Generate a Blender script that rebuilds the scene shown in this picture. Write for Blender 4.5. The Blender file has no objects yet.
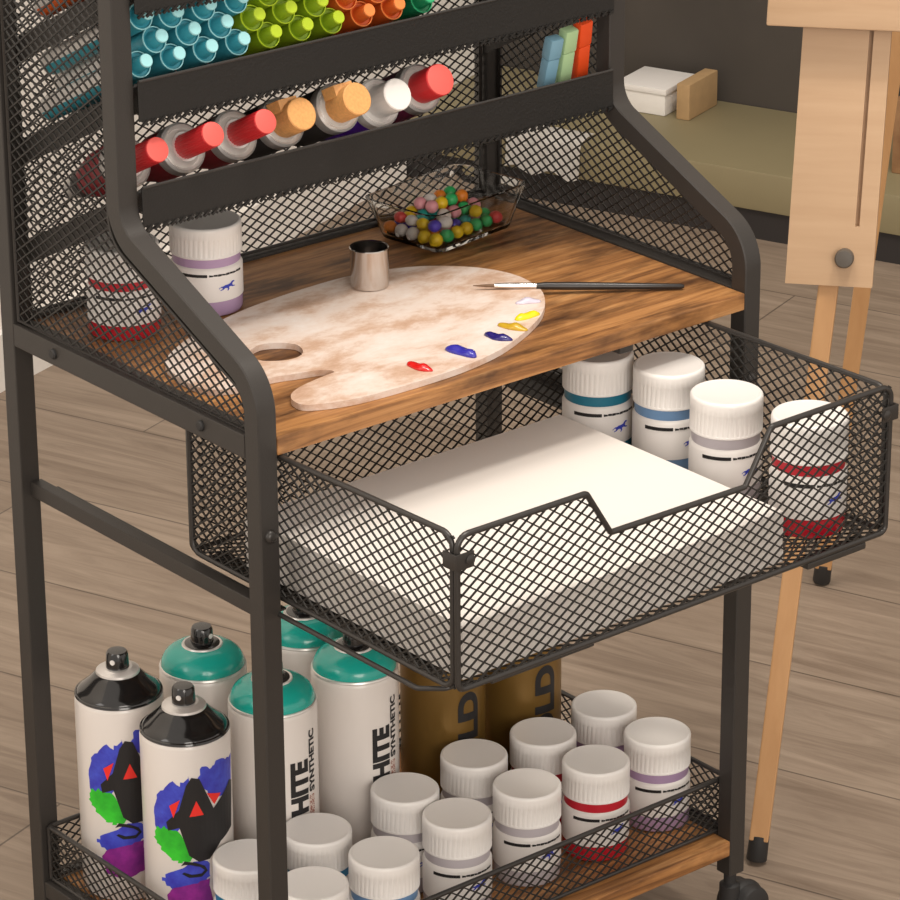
import bpy, bmesh, math, random
from mathutils import Vector, Matrix

# ------------------------------------------------------------------ camera, world, lights
SC = bpy.context.scene
COL = SC.collection
cam_data = bpy.data.cameras.new('camera')
cam = bpy.data.objects.new('camera', cam_data)
COL.objects.link(cam)
cam_data.sensor_width = 36.0
cam_data.lens = 145.75
cam_data.clip_start = 0.05
_yaw, _tilt, _roll = math.radians(39.4955), math.radians(22.5095), math.radians(-0.3486)
_fw = Vector((math.sin(_yaw)*math.cos(_tilt), math.cos(_yaw)*math.cos(_tilt), -math.sin(_tilt)))
_r = Vector((math.cos(_yaw), -math.sin(_yaw), 0.0))
_u = _r.cross(_fw)
_r2 = _r*math.cos(_roll) + _u*math.sin(_roll)
_u2 = _u*math.cos(_roll) - _r*math.sin(_roll)
_m = Matrix((_r2, _u2, -_fw)).transposed().to_4x4()
_m.translation = Vector((-1.4285, -1.949, 1.5741))
cam.matrix_world = _m
SC.camera = cam

world = bpy.data.worlds.new('world')
SC.world = world
world.use_nodes = True
_bg = world.node_tree.nodes['Background']
_bg.inputs[0].default_value = (1.0, 0.915, 0.83, 1)
_bg.inputs[1].default_value = 0.80


def area(name, loc, target, size, power, color):
    d = bpy.data.lights.new(name, 'AREA')
    d.shape = 'DISK'
    d.size = size
    d.energy = power
    d.color = color
    o = bpy.data.objects.new(name, d)
    COL.objects.link(o)
    o.location = loc
    o.rotation_euler = (Vector(target) - Vector(loc)).to_track_quat('-Z', 'Y').to_euler()
    return o


area('ceiling_lamp', (0.62, -0.72, 3.6), (0.25, 0.15, 0.5), 0.42, 37, (1.0, 0.92, 0.82))
area('left_fill', (-2.6, 0.6, 1.9), (0.3, 0.3, 0.5), 1.6, 16, (1.0, 0.95, 0.9))  # unseen soft fill added on the left, not a real window
area('front_fill', (-1.5, -3.6, 1.7), (0.3, 0.2, 0.35), 2.0, 54, (1.0, 0.92, 0.84))  # wide fill added behind the camera to lift front faces, no window there
area('wall_fill', (0.0, 0.1, 3.0), (0.6, 1.7, 0.5), 1.0, 26, (1.0, 0.92, 0.82))  # overhead fill added to brighten the white back wall, no actual fixture

SC.view_settings.view_transform = 'Standard'
SC.view_settings.look = 'None'
SC.view_settings.exposure = 0.15
SC.view_settings.gamma = 1.0
SC.view_settings.use_curve_mapping = False

R = random.Random(7)
PI = math.pi


# ------------------------------------------------------------------ materials
def mat(name, col, rough=0.5, metal=0.0, bump=0.0, bscale=300.0, coat=0.0, var=0.0):
    m = bpy.data.materials.new(name)
    m.use_nodes = True
    nt = m.node_tree
    b = nt.nodes['Principled BSDF']
    b.inputs['Base Color'].default_value = (*col, 1)
    b.inputs['Roughness'].default_value = rough
    b.inputs['Metallic'].default_value = metal
    b.inputs['Coat Weight'].default_value = coat
    if bump or var:
        tc = nt.nodes.new('ShaderNodeTexCoord')
        n = nt.nodes.new('ShaderNodeTexNoise')
        n.inputs['Scale'].default_value = bscale
        n.inputs['Detail'].default_value = 3
        nt.links.new(tc.outputs['Object'], n.inputs['Vector'])
        if bump:
            bp = nt.nodes.new('ShaderNodeBump')
            bp.inputs['Strength'].default_value = bump
            bp.inputs['Distance'].default_value = 0.001
            nt.links.new(n.outputs['Fac'], bp.inputs['Height'])
            nt.links.new(bp.outputs['Normal'], b.inputs['Normal'])
        if var:
            r = nt.nodes.new('ShaderNodeValToRGB')
            r.color_ramp.elements[0].position = 0.3
            r.color_ramp.elements[1].position = 0.7
            r.color_ramp.elements[0].color = tuple(c*(1-var) for c in col) + (1,)
            r.color_ramp.elements[1].color = tuple(min(1, c*(1+var)) for c in col) + (1,)
            nt.links.new(n.outputs['Fac'], r.inputs['Fac'])
            nt.links.new(r.outputs['Color'], b.inputs['Base Color'])
    return m


def ramp_mat(name, scale, stops, rough=0.5, detail=6, distort=0.0, scale2=None, dark=None, bump=0.0, rot=0.0, nrough=0.6):
    """stretched-noise material; scale2/dark add a second layer of blotches"""
    m = bpy.data.materials.new(name)
    m.use_nodes = True
    nt = m.node_tree
    L = nt.links.new
    b = nt.nodes['Principled BSDF']
    b.inputs['Roughness'].default_value = rough
    tc = nt.nodes.new('ShaderNodeTexCoord')
    mp = nt.nodes.new('ShaderNodeMapping')
    mp.inputs['Scale'].default_value = scale
    mp.inputs['Rotation'].default_value = (0, 0, rot)
    L(tc.outputs['Object'], mp.inputs['Vector'])
    n = nt.nodes.new('ShaderNodeTexNoise')
    n.inputs['Scale'].default_value = 1
    n.inputs['Detail'].default_value = detail
    n.inputs['Roughness'].default_value = nrough
    n.inputs['Distortion'].default_value = distort
    L(mp.outputs['Vector'], n.inputs['Vector'])
    r = nt.nodes.new('ShaderNodeValToRGB')
    el = r.color_ramp.elements
    while len(el) < len(stops):
        el.new(0.5)
    for e, (p, c) in zip(el, stops):
        e.position = p
        e.color = (*c, 1)
    L(n.outputs['Fac'], r.inputs['Fac'])
    out = r.outputs['Color']
    if scale2:
        mp2 = nt.nodes.new('ShaderNodeMapping')
        mp2.inputs['Scale'].default_value = scale2
        mp2.inputs['Rotation'].default_value = (0, 0, rot)
        mp2.inputs['Location'].default_value = (3.1, 1.7, 0.4)
        L(tc.outputs['Object'], mp2.inputs['Vector'])
        n2 = nt.nodes.new('ShaderNodeTexNoise')
        n2.inputs['Scale'].default_value = 1
        n2.inputs['Detail'].default_value = 5
        n2.inputs['Roughness'].default_value = 0.65
        L(mp2.outputs['Vector'], n2.inputs['Vector'])
        r2 = nt.nodes.new('ShaderNodeValToRGB')
        r2.color_ramp.elements[0].position = dark[1]
        r2.color_ramp.elements[1].position = dark[2]
        r2.color_ramp.elements[0].color = (1, 1, 1, 1)
        r2.color_ramp.elements[1].color = (*dark[0], 1)
        L(n2.outputs['Fac'], r2.inputs['Fac'])
        mx = nt.nodes.new('ShaderNodeMix')
        mx.data_type = 'RGBA'
        mx.blend_type = 'MULTIPLY'
        mx.inputs['Factor'].default_value = 1.0
        L(out, mx.inputs['A'])
        L(r2.outputs['Color'], mx.inputs['B'])
        out = mx.outputs['Result']
    L(out, b.inputs['Base Color'])
    if bump:
        bp = nt.nodes.new('ShaderNodeBump')
        bp.inputs['Strength'].default_value = bump
        bp.inputs['Distance'].default_value = 0.001
        L(n.outputs['Fac'], bp.inputs['Height'])
        L(bp.outputs['Normal'], b.inputs['Normal'])
    return m


AX = Vector((-0.34, 0.94, 0)).normalized()      # room axis along the floor planks
BX = Vector((0.94, 0.34, 0)).normalized()       # room axis along the white wall


def floor_mat():
    m = bpy.data.materials.new('taupe_plank_floor')
    m.use_nodes = True
    nt = m.node_tree
    L = nt.links.new
    b = nt.nodes['Principled BSDF']
    b.inputs['Roughness'].default_value = 0.55
    tc = nt.nodes.new('ShaderNodeTexCoord')
    mp = nt.nodes.new('ShaderNodeMapping')
    mp.inputs['Rotation'].default_value = (0, 0, -math.atan2(AX.y, AX.x))
    mp.inputs['Location'].default_value = (0.3, -0.032, 0)
    L(tc.outputs['Object'], mp.inputs['Vector'])
    br = nt.nodes.new('ShaderNodeTexBrick')
    br.inputs['Scale'].default_value = 1
    br.inputs['Brick Width'].default_value = 1.22
    br.inputs['Row Height'].default_value = 0.1945
    br.inputs['Mortar Size'].default_value = 0.0012
    br.inputs['Mortar Smooth'].default_value = 0.2
    br.offset = 0.37
    br.inputs['Color1'].default_value = (0.258, 0.198, 0.148, 1)
    br.inputs['Color2'].default_value = (0.298, 0.232, 0.176, 1)
    br.inputs['Mortar'].default_value = (0.12, 0.09, 0.068, 1)
    L(mp.outputs['Vector'], br.inputs['Vector'])
    mp2 = nt.nodes.new('ShaderNodeMapping')
    mp2.inputs['Scale'].default_value = (3.0, 34, 1)
    L(mp.outputs['Vector'], mp2.inputs['Vector'])
    n = nt.nodes.new('ShaderNodeTexNoise')
    n.inputs['Scale'].default_value = 1
    n.inputs['Detail'].default_value = 7
    n.inputs['Roughness'].default_value = 0.68
    n.inputs['Distortion'].default_value = 1.6
    L(mp2.outputs['Vector'], n.inputs['Vector'])
    r = nt.nodes.new('ShaderNodeValToRGB')
    r.color_ramp.elements[0].position = 0.3
    r.color_ramp.elements[0].color = (0.62, 0.58, 0.55, 1)
    r.color_ramp.elements[1].position = 0.68
    r.color_ramp.elements[1].color = (1.12, 1.12, 1.12, 1)
    L(n.outputs['Fac'], r.inputs['Fac'])
    mx = nt.nodes.new('ShaderNodeMix')
    mx.data_type = 'RGBA'
    mx.blend_type = 'MULTIPLY'
    mx.inputs['Factor'].default_value = 1
    L(br.outputs['Color'], mx.inputs['A'])
    L(r.outputs['Color'], mx.inputs['B'])
    L(mx.outputs['Result'], b.inputs['Base Color'])
    return m


def glass_mat():
    m = bpy.data.materials.new('clear_glass')
    m.use_nodes = True
    b = m.node_tree.nodes['Principled BSDF']
    b.inputs['Base Color'].default_value = (0.97, 0.98, 0.98, 1)
    b.inputs['Roughness'].default_value = 0.02
    b.inputs['IOR'].default_value = 1.3
    b.inputs['Transmission Weight'].default_value = 1.0
    return m


M = {}
M['metal'] = mat('black_powder_coat', (0.033, 0.0285, 0.025), 0.48, 0.0, 0.15, 900)
M['wire'] = mat('black_wire', (0.018, 0.016, 0.014), 0.5)
M['lip'] = mat('dark_tray_lip', (0.010, 0.009, 0.008), 0.5, 0, 0.4, 500)
M['rod'] = mat('dark_grey_rod', (0.042, 0.038, 0.035), 0.34, 0.25)
M['rubber'] = mat('black_rubber', (0.022, 0.021, 0.021), 0.6)
M['wood'] = ramp_mat('rustic_brown_board', (6, 95, 95),
                     [(0.30, (0.115, 0.045, 0.015)), (0.43, (0.28, 0.120, 0.037)), (0.56, (0.44, 0.205, 0.068)), (0.72, (0.60, 0.33, 0.14))],
                     0.45, 9, 0.9, (7, 30, 14), ((0.20, 0.17, 0.17), 0.47, 0.66), nrough=0.66)
M['easel'] = ramp_mat('pale_beech', (7, 7, 90), [(0.25, (0.50, 0.32, 0.185)), (0.75, (0.57, 0.38, 0.23))], 0.5, 4, 0.2)
M['easel_leg'] = ramp_mat('golden_beech', (60, 60, 8), [(0.25, (0.47, 0.25, 0.105)), (0.75, (0.55, 0.31, 0.14))], 0.5, 4, 0.2)
M['palette'] = ramp_mat('whitewashed_palette', (13, 22, 20),
                        [(0.28, (0.42, 0.23, 0.14)), (0.42, (0.60, 0.41, 0.30)), (0.52, (0.74, 0.61, 0.53)), (0.66, (0.80, 0.72, 0.67))],
                        0.5, 7, 0.15, rot=0.6, nrough=0.7)
M['white'] = mat('white_plastic', (0.82, 0.79, 0.76), 0.35)
M['label'] = mat('white_label', (0.80, 0.765, 0.735), 0.4)
M['paper'] = mat('white_paper', (0.79, 0.745, 0.70), 0.85)
M['canwhite'] = mat('white_can_enamel', (0.78, 0.73, 0.69), 0.3, coat=0.3)
M['black'] = mat('gloss_black', (0.012, 0.011, 0.011), 0.16, coat=0.5)
M['ink'] = mat('black_ink', (0.012, 0.011, 0.012), 0.5)
M['teal_dome'] = mat('teal_enamel', (0.012, 0.40, 0.33), 0.25, coat=0.4)
M['gold'] = mat('gold_enamel', (0.22, 0.125, 0.030), 0.33, 0.45)
M['silver'] = mat('brushed_silver', (0.74, 0.71, 0.68), 0.32, 0.55)
M['steel'] = mat('polished_steel', (0.66, 0.62, 0.59), 0.16, 1.0)
M['red_ink'] = mat('red_ink', (0.85, 0.03, 0.02), 0.5)
M['blue_ink'] = ramp_mat('blue_splash_ink', (60, 60, 60), [(0.35, (0.035, 0.03, 0.42)), (0.65, (0.06, 0.09, 0.62))], 0.5, 4)
M['green_ink'] = ramp_mat('green_splash_ink', (50, 50, 50), [(0.35, (0.02, 0.40, 0.02)), (0.65, (0.04, 0.62, 0.03))], 0.5, 4)
M['purple_ink'] = ramp_mat('purple_splash_ink', (60, 60, 60), [(0.35, (0.16, 0.01, 0.20)), (0.65, (0.32, 0.02, 0.30))], 0.5, 4)
M['horse'] = mat('blue_emblem_ink', (0.03, 0.05, 0.45), 0.5)
M['brown_ink'] = ramp_mat('speckled_brown_print', (900, 900, 900), [(0.45, (0.30, 0.10, 0.07)), (0.55, (0.75, 0.66, 0.6))], 0.5, 2)
M['glass'] = glass_mat()
M['red'] = mat('red_plastic', (0.62, 0.025, 0.03), 0.4)
M['coral_end'] = mat('coral_cap_end', (0.80, 0.12, 0.10), 0.45)
M['tube_label'] = mat('black_tube_label', (0.03, 0.028, 0.028), 0.4)
M['dark_red'] = mat('dark_red_tube', (0.22, 0.015, 0.022), 0.4)
M['tan_cap'] = mat('tan_cork_plastic', (0.72, 0.36, 0.12), 0.55, 0, 0.1, 400, var=0.12)
M['violet_tube'] = mat('violet_tube', (0.10, 0.02, 0.42), 0.35)
M['plum_tube'] = mat('plum_tube', (0.16, 0.02, 0.07), 0.35)
M['olive'] = mat('olive_paint', (0.245, 0.205, 0.115), 0.55, var=0.05, bscale=6)
M['wall'] = mat('warm_white_wall', (0.84, 0.80, 0.75), 0.8, 0, 0.05, 200)
M['wall_dark'] = mat('dark_grey_wall', (0.055, 0.046, 0.038), 0.8, var=0.2, bscale=5)
M['plinth'] = mat('dark_plinth', (0.022, 0.018, 0.017), 0.7)
M['kraft'] = mat('kraft_card', (0.42, 0.27, 0.13), 0.8, var=0.06, bscale=60)
M['brownwood'] = ramp_mat('mid_brown_wood', (6, 30, 30), [(0.3, (0.22, 0.11, 0.05)), (0.7, (0.34, 0.19, 0.09))], 0.5)
M['white_infill'] = mat('matte_white', (0.80, 0.77, 0.73), 0.9, 0, 0.4, 120)
M['bristle'] = mat('brown_bristle', (0.16, 0.09, 0.05), 0.7)
M['handle'] = mat('black_lacquer_handle', (0.02, 0.017, 0.016), 0.3)


# ------------------------------------------------------------------ geometry helpers
def box(bm, lo, hi, bev=0.0, mtx=None):
    v = [bm.verts.new((x, y, z)) for x in (lo[0], hi[0]) for y in (lo[1], hi[1]) for z in (lo[2], hi[2])]
    idx = [(0, 1, 3, 2), (4, 6, 7, 5), (0, 4, 5, 1), (2, 3, 7, 6), (0, 2, 6, 4), (1, 5, 7, 3)]
    f = [bm.faces.new([v[i] for i in q]) for q in idx]
    vs = list(v)
    if bev > 0:
        ed = list({e for q in f for e in q.edges})
        r = bmesh.ops.bevel(bm, geom=ed, offset=bev, segments=2, affect='EDGES', profile=0.6)
        vs = list({w for q in r['faces'] for w in q.verts} | {w for w in v if w.is_valid})
    if mtx is not None:
        bmesh.ops.transform(bm, matrix=mtx, verts=[w for w in vs if w.is_valid])


def lathe(bm, prof, n=32, c=(0, 0, 0), rot=None, cap0=True, cap1=True, rfun=None):
    """profile of (radius, z) turned about z"""
    rings = []
    for (r, z) in prof:
        ring = []
        for i in range(n):
            a = 2*PI*i/n
            rr = r if rfun is None else rfun(r, z, a)
            p = Vector((rr*math.cos(a), rr*math.sin(a), z))
            if rot is not None:
                p = rot @ p
            ring.append(bm.verts.new(p + Vector(c)))
        rings.append(ring)
    for a, b in zip(rings, rings[1:]):
        for i in range(n):
            j = (i+1) % n
            bm.faces.new((a[i], a[j], b[j], b[i]))
    if cap0:
        bm.faces.new(list(reversed(rings[0])))
    if cap1:
        bm.faces.new(rings[-1])


def fillet(pts, r, closed=False, n=5):
    pts = [Vector(p) for p in pts]
    out = []
    N = len(pts)
    for i, p in enumerate(pts):
        if not closed and i in (0, N-1):
            out.append(p)
            continue
        rr = r[i] if isinstance(r, (list, tuple)) else r
        a = (pts[i-1]-p)
        b = (pts[(i+1) % N]-p)
        la, lb = a.length, b.length
        a.normalize()
        b.normalize()
        ang = a.angle(b)
        if rr <= 0 or ang > PI-0.01:
            out.append(p)
            continue
        t = min(rr/math.tan(ang/2), la*0.49, lb*0.49)
        r_eff = t*math.tan(ang/2)
        bis = (a+b).normalized()
        c = p + bis*(r_eff/math.sin(ang/2))
        s, e = p+a*t-c, p+b*t-c
        tot = s.angle(e)
        ax = s.cross(e).normalized()
        for k in range(n+1):
            out.append(c + Matrix.Rotation(tot*k/n, 3, ax) @ s)
    return out


def sweep(bm, pts, prof, closed=False, up=None):
    """sweep a 2-D profile [(a,b)] along pts; side axis kept fixed when up is given (planar path with normal up)"""
    pts = [Vector(p) for p in pts]
    N = len(pts)
    rings = []
    prev = None
    for i, p in enumerate(pts):
        if closed:
            t0, t1 = (p-pts[i-1]).normalized(), (pts[(i+1) % N]-p).normalized()
        else:
            t0 = (p-pts[i-1]).normalized() if i > 0 else (pts[1]-p).normalized()
            t1 = (pts[i+1]-p).normalized() if i < N-1 else t0
        t = (t0+t1).normalized()
        k = 1.0/max(0.5, t.dot(t1))
        if up is not None:
            s = Vector(up)
        else:
            if prev is None:
                s = t.orthogonal().normalized()
            else:
                s = (prev - t*prev.dot(t)).normalized()
            prev = s
        w = t.cross(s).normalized()
        rings.append([bm.verts.new(p + s*a + w*(b*(k if up is not None else 1))) for a, b in prof])
    n = len(prof)
    rng = range(N) if closed else range(N-1)
    for i in rng:
        A, B = rings[i], rings[(i+1) % N]
        for j in range(n):
            k = (j+1) % n
            bm.faces.new((A[j], A[k], B[k], B[j]))
    if not closed:
        bm.faces.new(list(reversed(rings[0])))
        bm.faces.new(rings[-1])


def circ(r, n=8):
    return [(r*math.cos(2*PI*i/n), r*math.sin(2*PI*i/n)) for i in range(n)]


def rod(bm, pts, r, fr=0.0, closed=False, n=8):
    p = fillet(pts, fr, closed) if fr else [Vector(q) for q in pts]
    sweep(bm, p, circ(r, n), closed)


def wire_panel(bm, poly, o, ux, uy, cw=0.0128, ch=0.0088, w=0.00115):
    """diamond wire mesh filling a 2-D polygon placed at o + u*ux + v*uy"""
    o, ux, uy = Vector(o), Vector(ux), Vector(uy)
    nz = ux.cross(uy).normalized()
    us = [p[0] for p in poly]
    vs = [p[1] for p in poly]
    slope = ch/cw
    for sg in (1, -1):
        # line: v = sg*slope*u + k*ch
        ks = [v - sg*slope*u for u, v in poly]
        k0, k1 = math.floor(min(ks)/ch), math.ceil(max(ks)/ch)
        dlen = math.hypot(1, slope)
        d2 = (1/dlen, sg*slope/dlen)
        n2 = (-d2[1], d2[0])
        for k in range(k0, k1+1):
            c = (k+0.37)*ch
            hits = []
            for (a, b) in zip(poly, poly[1:]+poly[:1]):
                fa, fb = a[1]-sg*slope*a[0]-c, b[1]-sg*slope*b[0]-c
                if (fa > 0) != (fb > 0):
                    t = fa/(fa-fb)
                    hits.append((a[0]+t*(b[0]-a[0]), a[1]+t*(b[1]-a[1])))
            hits.sort()
            for h0, h1 in zip(hits[0::2], hits[1::2]):
                if math.hypot(h1[0]-h0[0], h1[1]-h0[1]) < 0.002:
                    continue
                vv = []
                for h in (h0, h1):
                    for sa, sb in ((-1, -1), (1, -1), (1, 1), (-1, 1)):
                        q = o + ux*(h[0]+n2[0]*w/2*sa) + uy*(h[1]+n2[1]*w/2*sa) + nz*(w/2*sb + 0.0003*sg)
                        vv.append(bm.verts.new(q))
                for j in range(4):
                    m_ = (j+1) % 4
                    bm.faces.new((vv[j], vv[m_], vv[4+m_], vv[4+j]))
                bm.faces.new(vv[3::-1])
                bm.faces.new(vv[4:])


def solid(bm, poly, z0, z1, holes=()):
    """extruded flat outline with holes"""
    edges = []
    for loop in [poly]+list(holes):
        vs = [bm.verts.new((p[0], p[1], z0)) for p in loop]
        edges += [bm.edges.new((vs[i], vs[(i+1) % len(vs)])) for i in range(len(vs))]
    r = bmesh.ops.triangle_fill(bm, use_beauty=True, use_dissolve=False, edges=edges)
    fs = [g for g in r['geom'] if isinstance(g, bmesh.types.BMFace)]
    e = bmesh.ops.extrude_face_region(bm, geom=fs)
    bmesh.ops.translate(bm, vec=(0, 0, z1-z0), verts=[g for g in e['geom'] if isinstance(g, bmesh.types.BMVert)])


def smooth_loop(pts, n=6):
    out = []
    N = len(pts)
    for i in range(N):
        p0, p1, p2, p3 = [Vector((*pts[(i+k) % N], 0)) for k in (-1, 0, 1, 2)]
        for k in range(n):
            t = k/n
            q = 0.5*((2*p1)+(p2-p0)*t+(2*p0-5*p1+4*p2-p3)*t*t+(3*p1-p0-3*p2+p3)*t**3)
            out.append((q.x, q.y))
    return out


def obj(name, bm, material, parent=None, loc=None, smooth=None, origin=None):
    """link a bmesh as ONE mesh object; origin shifts world-built geometry into the parent's frame"""
    bmesh.ops.recalc_face_normals(bm, faces=bm.faces[:])
    if origin is not None:
        bmesh.ops.translate(bm, vec=-Vector(origin), verts=bm.verts[:])
    me = bpy.data.meshes.new(name)
    bm.to_mesh(me)
    bm.free()
    me.materials.append(material)
    o = bpy.data.objects.new(name, me)
    COL.objects.link(o)
    if smooth:
        for p in me.polygons:
            p.use_smooth = True
        me.set_sharp_from_angle(angle=math.radians(smooth))
    if parent:
        o.parent = parent
    if loc is not None:
        o.location = loc
    return o


def tag(o, label=None, cat=None, group=None, kind=None):
    if label:
        o['label'] = label
    if cat:
        o['category'] = cat
    if group:
        o['group'] = group
    if kind:
        o['kind'] = kind
    return o


def thing(name, label, cat, loc=(0, 0, 0), group=None, rot=None):
    o = bpy.data.objects.new(name, None)
    o.empty_display_size = 0.02
    COL.objects.link(o)
    o.location = loc
    if rot is not None:
        o.rotation_euler = rot
    return tag(o, label, cat, group)


def dup(root, loc, label, group=None):
    r = root.copy()
    COL.objects.link(r)
    r.location = loc
    r['label'] = label
    if group:
        r['group'] = group
    parts = {}
    for ch in list(root.children):
        c = ch.copy()
        COL.objects.link(c)
        c.parent = r
        parts.setdefault(ch.name.split('.')[0], []).append(c)
        for g in list(ch.children):
            d = g.copy()
            COL.objects.link(d)
            d.parent = c
            parts.setdefault(g.name.split('.')[0], []).append(d)
    return r, parts


def recolor(o, m):
    o.material_slots[0].link = 'OBJECT'
    o.material_slots[0].material = m


def patch(bm, poly, rad, off, step=0.004):
    """flat polygon of (angle_deg, z) printed round a cylinder"""
    vs = [bm.verts.new((math.radians(a)*rad, z, 0)) for a, z in poly]
    es = [bm.edges.new((vs[i], vs[(i+1) % len(vs)])) for i in range(len(vs))]
    bmesh.ops.triangle_fill(bm, use_beauty=True, use_dissolve=False, edges=es)
    wrap(bm, rad, off, step)


def wrap(bm, rad, off, step=0.004):
    xs = [v.co.x for v in bm.verts]
    x = min(xs)+step
    while x < max(xs):
        bmesh.ops.bisect_plane(bm, geom=bm.verts[:]+bm.edges[:]+bm.faces[:], plane_co=(x, 0, 0), plane_no=(1, 0, 0))
        x += step
    for v in bm.verts:
        a = v.co.x/rad
        v.co = Vector(((rad+off)*math.cos(a), (rad+off)*math.sin(a), v.co.y))


def splat(poly, n=4, amp=0.06, seed=1):
    """ragged edge for a splash outline in (deg, z)"""
    rr = random.Random(seed)
    out = []
    for (a, b) in zip(poly, poly[1:]+poly[:1]):
        for k in range(n):
            t = k/n
            out.append((a[0]+(b[0]-a[0])*t+rr.uniform(-1, 1)*amp*60, a[1]+(b[1]-a[1])*t+rr.uniform(-1, 1)*amp*0.045))
    return out


def text_bm(s, height, bold=0.0):
    cu = bpy.data.curves.new('lettering_source', 'FONT')
    cu.body = s
    cu.size = height/0.73
    cu.offset = bold
    o = bpy.data.objects.new('lettering_source', cu)
    me = bpy.data.meshes.new_from_object(o)
    bm = bmesh.new()
    bm.from_mesh(me)
    bpy.data.objects.remove(o)
    bpy.data.curves.remove(cu)
    bpy.data.meshes.remove(me)
    return bm


def vertical_text(s, height, length, a0, z0, rad, off, bold=0.0):
    """text reading upwards on a cylinder, letter tops towards the left; a0 = angle of the baseline"""
    bm = text_bm(s, height, bold)
    xs = [v.co.x for v in bm.verts]
    k = length/(max(xs)-min(xs))
    x0 = min(xs)
    for v in bm.verts:
        v.co = Vector((math.radians(a0)*rad - v.co.y, z0+(v.co.x-x0)*k, 0))
    wrap(bm, rad, off, 0.003)
    return bm


# ------------------------------------------------------------------ the setting
def quad(name, p, m):
    bm = bmesh.new()
    bm.faces.new([bm.verts.new(q) for q in p])
    return tag(obj(name, bm, m), kind='structure')


def xy(base, b, a, z=0.0):
    p = Vector(base)+BX*b+AX*a
    return Vector((p.x, p.y, z))


def slab(name, base, b0, b1, a0, a1, z0, z1, m, bev=0.0, parent=None, origin=None):
    """box aligned with the room axes"""
    bm = bmesh.new()
    mt = Matrix((BX, AX, Vector((0, 0, 1)))).transposed().to_4x4()
    mt.translation = Vector(base)
    box(bm, (b0, a0, z0), (b1, a1, z1), bev, mt)
    return obj(name, bm, m, parent, origin=origin, smooth=40 if bev else None)


CR = (1.564, 1.786, 0)                                           # corner of white wall and bench face
tag(slab('floor', (0, 0, 0), -2.6, 3.2, -3.2, 2.4, -0.05, 0.0, floor_mat()), kind='structure')
tag(slab('wall_back', CR, -3.6, 0.40, 0.0, 0.08, 0.0, 2.6, M['wall']), kind='structure')
tag(slab('baseboard_back', CR, -3.6, -0.003, -0.012, -0.0005, 0.0, 0.07, M['wall']), kind='structure')
tag(slab('wall_right', CR, 0.262, 0.34, -3.4, -0.001, 0.0, 2.6, M['wall_dark']), kind='structure')

# low olive bench along the dark wall
bench = thing('low_bench', 'long low olive painted bench on a dark plinth along the dark wall', 'bench', xy(CR, 0.15, -1.2))
org = bench.location
slab('plinth', CR, 0.006, 0.25, -2.7, -0.002, 0.0, 0.04, M['plinth'], 0, bench, org)
slab('bench_top', CR, 0.0, 0.26, -2.7, -0.001, 0.0401, 0.094, M['olive'], 0.004, bench, org)


def simple_box(name, label, cat, base, b, a, h, m, lidm=None):
    t = thing(name, label, cat, base)
    slab('body', base, 0, b, -a, 0, 0, h, m, 0.002, t, base)
    if lidm:
        slab('lid', base, -0.002, b+0.002, -a-0.002, 0.002, h, h+0.008, lidm, 0.001, t, base)
    return t


simple_box('storage_box', 'white box with a lid on the olive bench behind the cart', 'box', (1.795, 1.60, 0.0942), 0.085, 0.075, 0.03, M['white_infill'], M['white'])
simple_box('cardboard_box', 'brown cardboard box on the olive bench beside the white box', 'box', (1.825, 1.512, 0.0942), 0.085, 0.02, 0.05, M['kraft'])
simple_box('wooden_crate', 'brown wooden crate on the olive bench right of the easel', 'crate', (1.877, 1.159, 0.0942), 0.10, 0.30, 0.10, M['brownwood'])

# made-up white sheet standing in for a bright patch on the bench front
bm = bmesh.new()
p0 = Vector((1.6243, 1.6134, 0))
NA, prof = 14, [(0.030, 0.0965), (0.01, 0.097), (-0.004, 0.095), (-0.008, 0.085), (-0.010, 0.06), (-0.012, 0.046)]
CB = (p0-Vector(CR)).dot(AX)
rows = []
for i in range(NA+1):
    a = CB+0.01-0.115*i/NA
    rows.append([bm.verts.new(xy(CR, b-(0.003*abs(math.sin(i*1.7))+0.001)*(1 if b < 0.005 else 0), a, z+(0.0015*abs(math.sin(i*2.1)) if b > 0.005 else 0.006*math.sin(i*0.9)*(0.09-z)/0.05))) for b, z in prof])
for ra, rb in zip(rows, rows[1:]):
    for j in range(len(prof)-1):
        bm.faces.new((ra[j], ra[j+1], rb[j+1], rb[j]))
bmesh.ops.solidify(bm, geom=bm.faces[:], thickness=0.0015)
tag(obj('white_infill', bm, M['white_infill'], smooth=60), 'added white sheet standing in for a bright patch on the olive bench front', 'white_infill')

# ------------------------------------------------------------------ the cart
W, D, T = 0.50, 0.335, 0.017
ZS, TH = 0.580, 0.0142
ZW = 0.087
CO = (W/2, D/2, 0)
cart = thing('art_cart', 'black metal rolling art cart with rustic brown wooden shelves and wire mesh sides', 'cart', CO)


def cpart(name, bm, m, parent=None, smooth=None, label=None):
    o = obj(name, bm, m, parent or cart, origin=CO, smooth=smooth)
    if label:
        o['label'] = label
    return o


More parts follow.
